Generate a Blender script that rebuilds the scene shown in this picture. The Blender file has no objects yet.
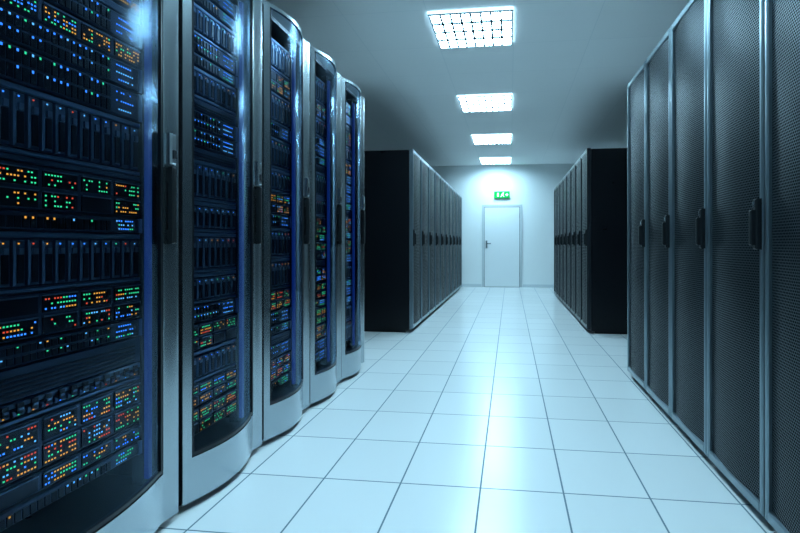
import bpy, bmesh, math, random
from mathutils import Vector
random.seed(7)
scene = bpy.context.scene
scene.view_settings.view_transform = 'Standard'
scene.view_settings.look = 'None'

# ------------------------------------------------------------ materials
def new_mat(name):
    m = bpy.data.materials.new(name); m.use_nodes = True
    nt = m.node_tree
    return m, nt, nt.nodes.get('Principled BSDF')

def simple(name, col, rough=0.5, metal=0.0, emis=None, es=0.0, noise=0.0, nscale=20, spec=0.5, stretch=None):
    m, nt, b = new_mat(name)
    b.inputs['Base Color'].default_value = (*col, 1)
    b.inputs['Roughness'].default_value = rough
    b.inputs['Metallic'].default_value = metal
    b.inputs['Specular IOR Level'].default_value = spec
    if emis:
        b.inputs['Emission Color'].default_value = (*emis, 1)
        b.inputs['Emission Strength'].default_value = es
        m.cycles.emission_sampling = 'NONE'
    if noise > 0:
        tc = nt.nodes.new('ShaderNodeTexCoord')
        mp = nt.nodes.new('ShaderNodeMapping')
        if stretch: mp.inputs['Scale'].default_value = stretch
        n = nt.nodes.new('ShaderNodeTexNoise'); n.inputs['Scale'].default_value = nscale
        nt.links.new(tc.outputs['Object'], mp.inputs['Vector'])
        nt.links.new(mp.outputs['Vector'], n.inputs['Vector'])
        r = nt.nodes.new('ShaderNodeMapRange')
        r.inputs['To Min'].default_value = max(0.02, rough - noise)
        r.inputs['To Max'].default_value = rough + noise
        nt.links.new(n.outputs['Fac'], r.inputs['Value'])
        nt.links.new(r.outputs['Result'], b.inputs['Roughness'])
    return m

class NB:
    def __init__(s, nt): s.nt = nt
    def m(s, op, a, b=None):
        n = s.nt.nodes.new('ShaderNodeMath'); n.operation = op
        for i, v in enumerate((a, b)):
            if v is None: continue
            if isinstance(v, (int, float)): n.inputs[i].default_value = v
            else: s.nt.links.new(v, n.inputs[i])
        return n.outputs[0]

def grid_mat(name, base, line, px, ox, py, oy, lw, rough, var=0.03, spec=0.5):
    m, nt, b = new_mat(name); q = NB(nt)
    tc = nt.nodes.new('ShaderNodeTexCoord'); sp = nt.nodes.new('ShaderNodeSeparateXYZ')
    nt.links.new(tc.outputs['Object'], sp.inputs[0])
    ax = q.m('DIVIDE', q.m('SUBTRACT', sp.outputs['X'], ox), px)
    ay = q.m('DIVIDE', q.m('SUBTRACT', sp.outputs['Y'], oy), py)
    def dist(a, p):
        f = q.m('FRACT', q.m('ADD', a, 100.0))
        return q.m('MULTIPLY', q.m('SUBTRACT', 0.5, q.m('ABSOLUTE', q.m('SUBTRACT', f, 0.5))), p)
    d = q.m('MINIMUM', dist(ax, px), dist(ay, py))
    g = q.m('LESS_THAN', d, lw * 0.5)
    cx = nt.nodes.new('ShaderNodeCombineXYZ')
    nt.links.new(q.m('FLOOR', ax), cx.inputs[0]); nt.links.new(q.m('FLOOR', ay), cx.inputs[1])
    wn = nt.nodes.new('ShaderNodeTexWhiteNoise'); nt.links.new(cx.outputs[0], wn.inputs['Vector'])
    v = q.m('ADD', 1.0 - var, q.m('MULTIPLY', wn.outputs['Value'], var))
    mx = nt.nodes.new('ShaderNodeMix'); mx.data_type = 'RGBA'
    nt.links.new(g, mx.inputs['Factor'])
    hs = nt.nodes.new('ShaderNodeHueSaturation'); hs.inputs['Color'].default_value = (*base, 1)
    nt.links.new(v, hs.inputs['Value'])
    nt.links.new(hs.outputs['Color'], mx.inputs['A']); mx.inputs['B'].default_value = (*line, 1)
    nt.links.new(mx.outputs['Result'], b.inputs['Base Color'])
    rr = q.m('ADD', rough, q.m('MULTIPLY', g, 0.4))
    nt.links.new(rr, b.inputs['Roughness'])
    b.inputs['Specular IOR Level'].default_value = spec
    return m

def perf_mat(name, metalcol, holecol, p):
    m, nt, b = new_mat(name); q = NB(nt)
    tc = nt.nodes.new('ShaderNodeTexCoord'); sp = nt.nodes.new('ShaderNodeSeparateXYZ')
    nt.links.new(tc.outputs['Object'], sp.inputs[0])
    bz = q.m('DIVIDE', sp.outputs['Z'], p * 0.866)
    row = q.m('FLOOR', bz)
    odd = q.m('MULTIPLY', q.m('MODULO', row, 2.0), 0.5)
    ay = q.m('ADD', q.m('ADD', q.m('DIVIDE', sp.outputs['Y'], p), odd), 50.0)
    fy = q.m('SUBTRACT', q.m('FRACT', ay), 0.5)
    fz = q.m('MULTIPLY', q.m('SUBTRACT', q.m('FRACT', bz), 0.5), 0.866)
    d = q.m('SQRT', q.m('ADD', q.m('MULTIPLY', fy, fy), q.m('MULTIPLY', fz, fz)))
    h = q.m('LESS_THAN', d, 0.35)
    mx = nt.nodes.new('ShaderNodeMix'); mx.data_type = 'RGBA'
    nt.links.new(h, mx.inputs['Factor'])
    mx.inputs['A'].default_value = (*metalcol, 1); mx.inputs['B'].default_value = (*holecol, 1)
    nt.links.new(mx.outputs['Result'], b.inputs['Base Color'])
    nt.links.new(q.m('ADD', 0.38, q.m('MULTIPLY', h, 0.5)), b.inputs['Roughness'])
    nt.links.new(q.m('MULTIPLY', q.m('SUBTRACT', 1.0, h), 0.7), b.inputs['Metallic'])
    nt.links.new(q.m('MULTIPLY', q.m('SUBTRACT', 1.0, h), 0.2), b.inputs['Specular IOR Level'])
    return m

def glass_mat(name):
    m, nt, b = new_mat(name)
    nt.nodes.remove(b)
    out = nt.nodes['Material Output']
    tr = nt.nodes.new('ShaderNodeBsdfTransparent'); tr.inputs[0].default_value = (0.68, 0.79, 0.93, 1)
    gl = nt.nodes.new('ShaderNodeBsdfGlossy'); gl.inputs['Color'].default_value = (0.5, 0.75, 1, 1)
    gl.inputs['Roughness'].default_value = 0.18
    fr = nt.nodes.new('ShaderNodeFresnel'); fr.inputs['IOR'].default_value = 1.24
    mx = nt.nodes.new('ShaderNodeMixShader')
    nt.links.new(fr.outputs[0], mx.inputs[0]); nt.links.new(tr.outputs[0], mx.inputs[1])
    nt.links.new(gl.outputs[0], mx.inputs[2]); nt.links.new(mx.outputs[0], out.inputs['Surface'])
    return m

M = {}
M['silver'] = simple('brushed_silver', (0.44, 0.50, 0.54), 0.27, 1.0)
M['steel'] = simple('steel_blue_frame', (0.21, 0.27, 0.31), 0.3, 0.9)
M['black'] = simple('black_panel', (0.003, 0.004, 0.006), 0.3, 0.0, noise=0.06, nscale=8, spec=0.22)
M['blackm'] = simple('black_metal', (0.015, 0.02, 0.027), 0.3, 0.5)
M['gap'] = simple('gap_shade', (0.003, 0.004, 0.006), 0.8, 0.0, spec=0.05)  # near-black strip paints the shade of the gap between rack doors
M['server'] = simple('server_face', (0.05, 0.075, 0.11), 0.35, 0.5, noise=0.1, nscale=30)
M['server2'] = simple('server_trim', (0.17, 0.25, 0.34), 0.3, 0.7)
M['drive'] = simple('drive_bay', (0.09, 0.14, 0.20), 0.3, 0.6)
M['glass'] = glass_mat('smoked_glass')
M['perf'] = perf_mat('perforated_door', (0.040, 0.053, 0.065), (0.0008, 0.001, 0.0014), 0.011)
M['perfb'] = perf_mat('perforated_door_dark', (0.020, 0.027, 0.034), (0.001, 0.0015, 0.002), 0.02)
M['blue'] = simple('led_blue', (0.0, 0.1, 0.4), 0.4, emis=(0.04, 0.25, 1.0), es=2.0)
M['cyan'] = simple('led_cyan', (0.0, 0.2, 0.4), 0.4, emis=(0.15, 0.55, 1.0), es=1.4)
M['green'] = simple('led_green', (0.0, 0.3, 0.1), 0.4, emis=(0.04, 0.8, 0.3), es=1.3)
M['amber'] = simple('led_amber', (0.4, 0.2, 0.0), 0.4, emis=(1.0, 0.38, 0.05), es=1.3)
M['red'] = simple('led_red', (0.4, 0.0, 0.0), 0.4, emis=(1.0, 0.10, 0.04), es=1.1)
M['bluestrip'] = simple('blue_light_strip', (0.0, 0.02, 0.1), 0.4, emis=(0.01, 0.06, 0.4), es=0.25)
M['handle'] = simple('handle_dark', (0.006, 0.008, 0.010), 0.35, 0.0, spec=0.3)
SL = list(M.keys()); IX = {k: i for i, k in enumerate(SL)}

class MB:
    def __init__(s, d=1): s.v = []; s.f = []; s.mi = []; s.sm = []; s.d = d
    def poly(s, pts, mat, smooth=False):
        b = len(s.v)
        if s.d < 0: pts = [(-p[0], p[1], p[2]) for p in pts][::-1]
        s.v += pts; s.f.append(tuple(range(b, b + len(pts)))); s.mi.append(mat); s.sm.append(smooth)
    def box(s, x0, x1, y0, y1, z0, z1, mat):
        if x0 > x1: x0, x1 = x1, x0
        P = [(x0,y0,z0),(x1,y0,z0),(x1,y1,z0),(x0,y1,z0),(x0,y0,z1),(x1,y0,z1),(x1,y1,z1),(x0,y1,z1)]
        for q in ((0,3,2,1),(4,5,6,7),(0,1,5,4),(1,2,6,5),(2,3,7,6),(3,0,4,7)):
            s.poly([P[i] for i in q], mat)
    def bbox(s, x0, x1, y0, y1, z0, z1, mat, c=0.004):
        s.box(x0, x1 - c, y0, y1, z0, z1, mat)
        a = [(x1-c,y0,z0),(x1-c,y1,z0),(x1-c,y1,z1),(x1-c,y0,z1)]
        b = [(x1,y0+c,z0+c),(x1,y1-c,z0+c),(x1,y1-c,z1-c),(x1,y0+c,z1-c)]
        s.poly(b, mat)
        for i in range(4):
            j = (i+1) % 4
            s.poly([a[i], a[j], b[j], b[i]], mat)
    def make(s, name, loc, keys):
        me = bpy.data.meshes.new(name)
        me.from_pydata(s.v, [], s.f); 
        for k in keys: me.materials.append(M[k])
        km = {k: i for i, k in enumerate(keys)}
        for p, k, sm in zip(me.polygons, s.mi, s.sm):
            p.material_index = km[k]; p.use_smooth = sm
        me.update()
        bm = bmesh.new(); bm.from_mesh(me)
        vs = set()
        for f in bm.faces:
            if f.smooth: vs.update(f.verts)
        if vs: bmesh.ops.remove_doubles(bm, verts=list(vs), dist=0.0002)
        bm.to_mesh(me); bm.free()
        o = bpy.data.objects.new(name, me); o.location = loc
        scene.collection.objects.link(o)
        return o

# ------------------------------------------------------------ glass-door server racks
SB = 0.86   # where the bulge ends and the far stile starts to flare (set per rack)
def prof(s):
    if s < SB:
        return 0.055 * math.sin(math.pi * s / SB) ** 0.9 if s > 0 else 0.0
    u = (s - SB) / (1 - SB)
    return 0.012 * (u * u * (3 - 2 * u))

def strip(mb, w, s0, s1, z0, z1, mat, n=10, th=0.016, off=0.0, solid=True, y0=0.0):
    S = [s0 + (s1 - s0) * i / n for i in range(n + 1)]
    for i in range(n):
        a, b = S[i], S[i+1]
        ya, yb = y0 + a*w, y0 + b*w
        xa, xb = prof(a)+off, prof(b)+off
        mb.poly([(xa,ya,z0),(xb,yb,z0),(xb,yb,z1),(xa,ya,z1)], mat, True)
        if solid:
            mb.poly([(xa-th,ya,z0),(xa-th,ya,z1),(xb-th,yb,z1),(xb-th,yb,z0)], mat)
            mb.poly([(xa,ya,z1),(xb,yb,z1),(xb-th,yb,z1),(xa-th,ya,z1)], mat)
            mb.poly([(xa,ya,z0),(xa-th,ya,z0),(xb-th,yb,z0),(xb,yb,z0)], mat)
    if solid:
        for k, fl in ((S[0], 0), (S[-1], 1)):
            y, x = y0 + k*w, prof(k)+off
            p = [(x-th,y,z0),(x,y,z0),(x,y,z1),(x-th,y,z1)]
            mb.poly(p[::-1] if fl else p, mat)

def leds(mb, x, ya, yb, z0, z1, rows, pitch, cols, fill, sz=0.0027):
    n = int((yb - ya) / pitch)
    for r in range(rows):
        z = z0 + (z1 - z0) * (r + 0.5) / rows
        run = random.choice(cols)
        for i in range(n):
            if random.random() < 0.25: run = random.choice(cols)
            if random.random() > fill: continue
            y = ya + pitch * (i + 0.5)
            mb.poly([(x,y-sz,z-sz*.8),(x,y+sz,z-sz*.8),(x,y+sz,z+sz*.8),(x,y-sz,z+sz*.8)], run)

def unit(mb, kind, ya, yb, z0, z1):
    x1 = -0.075; h = z1 - z0; w = yb - ya
    if kind == 'drives':
        mb.box(-0.7, x1-0.012, ya, yb, z0, z1, 'server')
        mb.bbox(x1-0.012, x1, ya, yb, z1-0.018, z1-0.002, 'server2', 0.003)
        mb.bbox(x1-0.012, x1, ya, yb, z0+0.002, z0+0.014, 'server2', 0.003)
        n = max(5, int(round((w - 0.02) / 0.042)))
        p = (w - 0.02) / n
        for i in range(n):
            a = ya + 0.01 + i*p
            mb.bbox(x1-0.012, x1+0.006, a+0.004, a+p-0.006, z0+0.02, z1-0.024, 'drive', 0.004)
            mb.box(x1+0.005, x1+0.009, a+0.010, a+p-0.014, z0+0.028, z0+0.028+h*0.45, 'blackm')
            mb.box(x1+0.005, x1+0.012, a+0.012, a+p-0.016, z0+h*0.62, z0+h*0.72, 'server2')
            y = a + p*0.3
            mb.poly([(x1+0.0068,y,z1-0.036),(x1+0.0068,y+0.005,z1-0.036),(x1+0.0068,y+0.005,z1-0.032),(x1+0.0068,y,z1-0.032)],
                    random.choice(['blue','blue','cyan','green','amber','red']))
    elif kind in ('ledA', 'ledB', 'ledC'):
        mb.bbox(-0.6, x1, ya, yb, z0+0.002, z1-0.002, 'server', 0.004)
        cols = {'ledA': ['green','green','amber','amber','red','green'], 'ledB': ['blue','amber','green','amber'],
                'ledC': ['green','cyan','blue','amber','green','red','amber']}[kind]
        nb = 5; p = w / nb
        lv = 1 if h < 0.09 else 2
        for q in range(lv):
            za = z0 + 0.004 + q*(h-0.008)/lv; zb = za + (h-0.008)/lv - 0.004
            rows = max(2, int((zb-za) / 0.014))
            for i in range(nb):
                a = ya + i*p + 0.008; b = ya + (i+1)*p - 0.008
                mb.box(x1-0.001, x1+0.003, a, b, za+0.004, zb-0.006, 'blackm')
                mb.box(x1-0.001, x1+0.006, a, b, zb-0.005, zb-0.002, 'server2')
                if random.random() < 0.92:
                    leds(mb, x1+0.0036, a+0.003, b-0.003, za+0.006, zb-0.008, rows, 0.0098, cols, random.uniform(.3,.8))
    elif kind in ('sw', 'swb'):
        mb.bbox(-0.6, x1+0.004, ya, yb, z0+0.003, z1-0.003, 'server', 0.004)
        mb.box(x1, x1+0.007, ya, ya+0.018, z0+0.003, z1-0.003, 'server2')
        mb.box(x1, x1+0.007, yb-0.018, yb, z0+0.003, z1-0.003, 'server2')
        n = int((w-0.16) / 0.022)
        rr = 2 if h > 0.06 else 1
        for r in range(rr):
            zz = z0 + 0.008 + r*(h-0.012)/rr
            hh = (h-0.02)/rr - 0.004
            for i in range(n):
                a = ya + 0.03 + i*0.022
                mb.box(x1+0.003, x1+0.0075, a, a+0.016, zz, zz+hh, 'blackm')
                if random.random() < (0.6 if kind == 'swb' else 0.35):
                    c = random.choice(['blue','cyan','blue','blue','green'] if kind == 'swb' else ['green','cyan','amber'])
                    mb.poly([(x1+0.008,a+.003,zz+hh*.8),(x1+0.008,a+.009,zz+hh*.8),(x1+0.008,a+.009,zz+hh),(x1+0.008,a+.003,zz+hh)], c)
        leds(mb, x1+0.0046, yb-0.12, yb-0.03, z0+0.008, z1-0.008, 3, 0.010, ['blue','cyan','blue'] if kind=='swb' else ['blue','green','cyan'], .8)
    else:
        mb.bbox(-0.6, x1, ya, yb, z0+0.002, z1-0.002, 'server', 0.003)
        k = int((h-0.02)/0.012)
        for i in range(k):
            z = z0+0.01+i*0.012
            mb.box(x1-0.001, x1+0.003, ya+0.03, yb-0.03, z, z+0.006, 'blackm')

def rack_contents(mb, w, seed):
    random.seed(seed)
    ya, yb = 0.05, w - 0.085
    if seed == 0:
        lay = [('swb',.08),('sw',.06),('swb',.10),('ledB',.09),('vent',.03),('swb',.085),('ledB',.07),('swb',.085),('swb',.10),
               ('drives',.185),('vent',.02),('ledA',.125),('sw',.055),('drives',.165),('ledC',.125),('sw',.065),
               ('vent',.09),('drives',.06),('ledC',.15),('ledB',.06),('sw',.05),('drives',.14)]
    else:
        lay = []
        tot = 0
        while tot < 1.9:
            k = random.choice(['swb','sw','drives','ledA','ledB','sw','vent','drives','ledC','swb'])
            h = {'swb':.075,'sw':.055,'drives':random.choice([.13,.17]),'ledA':.115,'ledB':.1,'ledC':.12,'vent':.05}[k]
            lay.append((k,h)); tot += h
    z = 2.12
    for k, h in lay:
        if z - h < 0.17: break
        unit(mb, k, ya, yb, z - h, z); z -= h

H1 = 2.2
def glass_rack(y, w, seed):
    global SB
    mb = MB(1)
    g = 0.003
    mb.box(-1.0, -0.03, g, 0.022, 0.02, 2.17, 'black')
    mb.box(-1.0, -0.03, w-0.022, w-g, 0.02, 2.17, 'black')
    mb.box(-1.0, -0.98, 0.022, w-0.022, 0.02, 2.17, 'black')
    mb.box(-1.0, -0.03, g, w-g, 2.17, 2.19, 'black')
    mb.box(-1.0, -0.03, g, w-g, 0.02, 0.16, 'black')
    mb.box(-0.96, -0.06, 0.03, w-0.03, 0.0, 0.02, 'black')
    for a, b in ((0.024, 0.046), (w-0.082, w-0.05)):
        mb.box(-0.11, -0.07, a, b, 0.16, 2.17, 'blackm')
    mb.box(-0.066, -0.05, w-0.078, w-0.060, 0.18, 2.14, 'bluestrip')
    mb.box(-0.066, -0.05, 0.026, 0.034, 0.18, 2.14, 'bluestrip')
    rack_contents(mb, w, seed)
    gw = 0.034
    mb.box(-0.03, -0.012, g, g+gw, 0.03, 2.19, 'gap')
    W = w - 2*g - gw; y0 = g + gw
    SB = 1 - 0.078/W
    sn, sf = 0.036/W, 1 - 0.068/W
    strip(mb, W, 0.0, sn, 0.03, H1, 'silver', 3, y0=y0)
    strip(mb, W, sf, 1.0, 0.03, H1, 'silver', 8, y0=y0)
    strip(mb, W, sn, sf, 0.03, 0.195, 'silver', 24, y0=y0)
    strip(mb, W, sn, sf, 2.182, H1, 'silver', 24, y0=y0)
    strip(mb, W, sn, sf, 0.20, 0.212, 'blackm', 24, off=-0.002, y0=y0)
    strip(mb, W, sn, sf, 0.212, 2.182, 'glass', 28, off=-0.006, solid=False, y0=y0)
    strip(mb, W, sf-0.016, sf, 0.212, 2.182, 'blackm', 2, off=0.001, th=0.018, y0=y0)
    strip(mb, W, sn, sn+0.012, 0.212, 2.182, 'blackm', 2, off=0.001, th=0.018, y0=y0)
    sh = 1 - 0.042/W
    yh = y0 + W*sh; xh = prof(sh)
    mb.bbox(xh-0.01, xh+0.020, yh-0.017, yh+0.017, 1.28, 1.39, 'silver', 0.006)
    mb.box(xh+0.018, xh+0.024, yh-0.008, yh+0.008, 1.30, 1.33, 'blackm')
    mb.bbox(xh+0.004, xh+0.024, yh-0.011, yh+0.011, 1.0, 1.272, 'handle', 0.006)
    mb.box(xh-0.005, xh+0.01, yh-0.008, yh+0.008, 1.02, 1.05, 'handle')
    mb.box(xh-0.005, xh+0.01, yh-0.008, yh+0.008, 1.22, 1.26, 'handle')
    return mb.make('server_rack', (-1.2, y, 0), SL)

ys = [(0.350, .6, 31), (0.952, .788, 0), (1.742, .638, 5), (2.382, .598, 12), (2.982, .59, 9), (3.574, .585, 23)]
for y, w, sd in ys: glass_rack(y, w, sd)

# ------------------------------------------------------------ mesh-door cabinets
def mesh_cabinet(x, y, w, H, d, depth, perf, frame, st=0.026):
    mb = MB(d); g = 0.003
    mb.box(-depth, -0.045, g, w-g, 0.03, H-0.01, 'black')
    mb.box(-depth+0.04, -0.09, 0.03, w-0.03, 0.0, 0.03, 'black')
    mb.box(-0.30, -0.10, w*0.3, w*0.7, H-0.01, H-0.002, 'blackm')
    a, b = g+0.005, w-g-0.005
    mb.bbox(-0.042, 0.0, a, a+st, 0.045, H, frame, 0.006)
    mb.bbox(-0.042, 0.0, b-st, b, 0.045, H, frame, 0.006)
    mb.bbox(-0.042, 0.0, a+st, b-st, 0.045, 0.085, frame, 0.006)
    mb.bbox(-0.042, 0.0, a+st, b-st, H-0.04, H, frame, 0.006)
    n = 10; y0, y1 = a+st, b-st
    for i in range(n):
        s, t = i/n, (i+1)/n
        xs = -0.016 + 0.014*math.sin(math.pi*s); xt = -0.016 + 0.014*math.sin(math.pi*t)
        mb.poly([(xs,y0+(y1-y0)*s,0.085),(xt,y0+(y1-y0)*t,0.085),(xt,y0+(y1-y0)*t,H-0.04),(xs,y0+(y1-y0)*s,H-0.04)], perf, True)
    hy = a + 0.018
    mb.bbox(-0.005, 0.018, hy-0.014, hy+0.014, 0.98, 1.16, 'handle', 0.005)
    mb.bbox(0.014, 0.034, hy-0.010, hy+0.010, 0.995, 1.12, 'handle', 0.005)
    mb.box(0.016, 0.022, hy-0.006, hy+0.006, 1.13, 1.15, 'silver')
    return mb.make('server_cabinet', (x, y, 0), SL)

for i in range(-2, 4):
    mesh_cabinet(0.873, 1.945 + 0.531*i, 0.531, 2.2, -1, 1.0, 'perf', 'steel', 0.022)
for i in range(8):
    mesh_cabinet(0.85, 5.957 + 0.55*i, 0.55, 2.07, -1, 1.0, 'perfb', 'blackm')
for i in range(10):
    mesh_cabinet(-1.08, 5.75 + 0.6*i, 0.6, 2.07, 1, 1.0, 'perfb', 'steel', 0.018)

# ------------------------------------------------------------ room
XL, XR, YB, YF, ZC = -3.4, 3.2, -2.6, 12.17, 2.837
def slab(name, x0, x1, y0, y1, z0, z1, mat):
    mb = MB(1); mb.box(x0, x1, y0, y1, z0, z1, 'm'); M['m'] = mat
    return mb.make(name, (0, 0, 0), ['m'])
mfloor = grid_mat('floor_tiles', (0.71, 0.74, 0.75), (0.10, 0.16, 0.20), 0.333, -0.12, 0.45, 2.134, 0.007, 0.22, 0.05, spec=0.4)
mceil = grid_mat('ceiling_panels', (0.88, 0.90, 0.91), (0.78, 0.82, 0.84), 0.68, -0.65, 0.78, 4.03, 0.006, 0.7, 0.02)
mwall = simple('wall_paint', (0.78, 0.82, 0.83), 0.6, noise=0.05, nscale=5)
slab('floor', XL, XR, YB, YF, -0.1, 0, mfloor)
slab('ceiling', XL, XR, YB, YF, ZC, ZC+0.1, mceil)
slab('wall_left', XL-0.1, XL, YB, YF, 0, ZC, mwall)
slab('wall_right', XR, XR+0.1, YB, YF, 0, ZC, mwall)
slab('wall_far', XL-0.1, XR+0.1, YF, YF+0.1, 0, ZC, mwall)
slab('wall_near', XL-0.1, XR+0.1, YB-0.1, YB, 0, ZC, mwall)
slab('baseboard_far_1', XL, -0.66, YF-0.012, YF, 0, 0.07, simple('baseboard', (0.6,0.66,0.69), 0.4))
slab('baseboard_far_2', 0.29, XR, YF-0.012, YF, 0, 0.07, simple('baseboard2', (0.6,0.66,0.69), 0.4))

# door
M['dleaf'] = simple('door_leaf', (0.74, 0.78, 0.80), 0.35, noise=0.04, nscale=6)
M['dframe'] = simple('door_frame', (0.52, 0.58, 0.61), 0.35)
M['seam'] = simple('door_seam', (0.08, 0.11, 0.13), 0.6)
M['dsil'] = simple('door_hardware', (0.2, 0.24, 0.26), 0.3, 1.0)
mb = MB(1)
x0, x1, zt = -0.648, 0.275, 1.91
y = YF - 0.002
for a, b, c, d in ((x0, x0+0.05, 0, zt), (x1-0.05, x1, 0, zt), (x0+0.05, x1-0.05, zt-0.05, zt)):
    mb.box(a, b, y-0.03, y, c, d, 'dframe')
mb.box(x0+0.05, x1-0.05, y-0.006, y, 0, zt-0.05, 'seam')
mb.box(x0+0.060, x1-0.060, y-0.022, y-0.004, 0.008, zt-0.060, 'dleaf')
mb.box(x0+0.085, x0+0.125, y-0.030, y-0.022, 0.90, 1.08, 'dsil')
mb.box(x0+0.095, x0+0.110, y-0.060, y-0.030, 1.0, 1.02, 'dsil')
mb.box(x0+0.095, x0+0.21, y-0.068, y-0.055, 0.998, 1.022, 'dsil')
for hz in (0.25, 1.6):
    mb.box(x1-0.064, x1-0.05, y-0.036, y-0.02, hz, hz+0.1, 'dsil')
mb.make('door_1', (0,0,0), ['dleaf','dframe','seam','dsil'])

# exit sign
M['sgreen'] = simple('sign_green', (0.0, 0.30, 0.05), 0.5, emis=(0.0, 0.45, 0.08), es=0.5, spec=0.1)
M['swhite'] = simple('sign_white', (0.8, 0.9, 0.85), 0.4, emis=(0.8, 1.0, 0.85), es=0.6)
M['scase'] = simple('sign_case', (0.05, 0.35, 0.1), 0.5, spec=0.1)
mb = MB(1); cx, cz = -0.186, 2.14; y = YF
mb.box(cx-0.18, cx+0.18, y-0.05, y, cz-0.08, cz+0.08, 'scase')
mb.box(cx-0.172, cx+0.172, y-0.054, y-0.05, cz-0.072, cz+0.072, 'sgreen')
def wp(pts):
    mb.poly([(cx+p[0], y-0.0555, cz+p[1]) for p in pts], 'swhite')
wp([(-.11,-.045),(-.07,-.045),(-.07,.045),(-.11,.045)])
wp([(.02,.03),(.045,.03),(.045,.055),(.02,.055)])
wp([(-.02,-.01),(.03,-.01),(.045,.025),(-.005,.025)])
wp([(-.04,-.05),(-.02,-.055),(.015,-.01),(-.01,-.01)])
wp([(.01,-.01),(.03,-.01),(.06,-.045),(.045,-.055)])
wp([(.08,-.012),(.11,-.012),(.11,.012),(.08,.012)])
wp([(.11,-.04),(.15,0),(.11,.04)])
mb.make('exit_sign', (0,0,0), ['sgreen','swhite','scase'])

# ------------------------------------------------------------ ceiling lights
M['lframe'] = simple('light_frame', (0.7, 0.78, 0.82), 0.4)
M['louver'] = simple('light_louver', (0.12, 0.17, 0.20), 0.5, 0.0)
def emat(name, st):
    m, nt, b = new_mat(name)
    b.inputs['Base Color'].default_value = (0.8, 0.9, 0.95, 1)
    b.inputs['Emission Color'].default_value = (0.50, 0.825, 1.0, 1); b.inputs['Emission Strength'].default_value = st
    return m
M['lpanel'] = emat('light_panel', 58)
M['lside'] = emat('light_side_added_glow', 5)  # glowing sides added to brighten the ceiling around each fixture
for yc in (-0.26, 2.08, 4.42, 6.76, 9.10, 11.45):
    mb = MB(1); hw, hl = 0.335, 0.355
    zt = ZC - 0.001; zb = ZC - 0.030
    f = 0.016
    for (za, zc_, k) in ((zb, zb+0.012, 'lframe'), (zb+0.012, zt, 'lside')):
        mb.box(-hw, hw, -hl, -hl+f, za, zc_, k); mb.box(-hw, hw, hl-f, hl, za, zc_, k)
        mb.box(-hw, -hw+f, -hl+f, hl-f, za, zc_, k); mb.box(hw-f, hw, -hl+f, hl-f, za, zc_, k)
    mb.poly([(-hw+f,-hl+f,zb+0.016),(-hw+f,hl-f,zb+0.016),(hw-f,hl-f,zb+0.016),(hw-f,-hl+f,zb+0.016)], 'lpanel')
    nx, ny = 8, 4
    for i in range(1, nx):
        xx = -hw + f + (2*hw-2*f)*i/nx
        mb.box(xx-0.009, xx+0.009, -hl+f, hl-f, zb+0.002, zb+0.012, 'louver')
    for j in range(1, ny):
        yy = -hl + f + (2*hl-2*f)*j/ny
        mb.box(-hw+f, hw-f, yy-0.016, yy+0.016, zb+0.002, zb+0.012, 'louver')
    mb.make('ceiling_light', (-0.31, yc, 0), ['lframe','louver','lpanel','lside'])

# ------------------------------------------------------------ world + camera
w = bpy.data.worlds.new('world'); scene.world = w; w.use_nodes = True
w.node_tree.nodes['Background'].inputs[0].default_value = (0.02, 0.03, 0.04, 1)
w.node_tree.nodes['Background'].inputs[1].default_value = 0.3
cam = bpy.data.cameras.new('camera'); co = bpy.data.objects.new('camera', cam)
scene.collection.objects.link(co); scene.camera = co
cam.sensor_width = 36; cam.lens = 520/800*36
cam.shift_x = -40/800; cam.shift_y = -22.5/800
cam.clip_start = 0.02
co.location = (0, 0, 1.0)
co.rotation_euler = (math.radians(90), 0, math.atan(70/520))
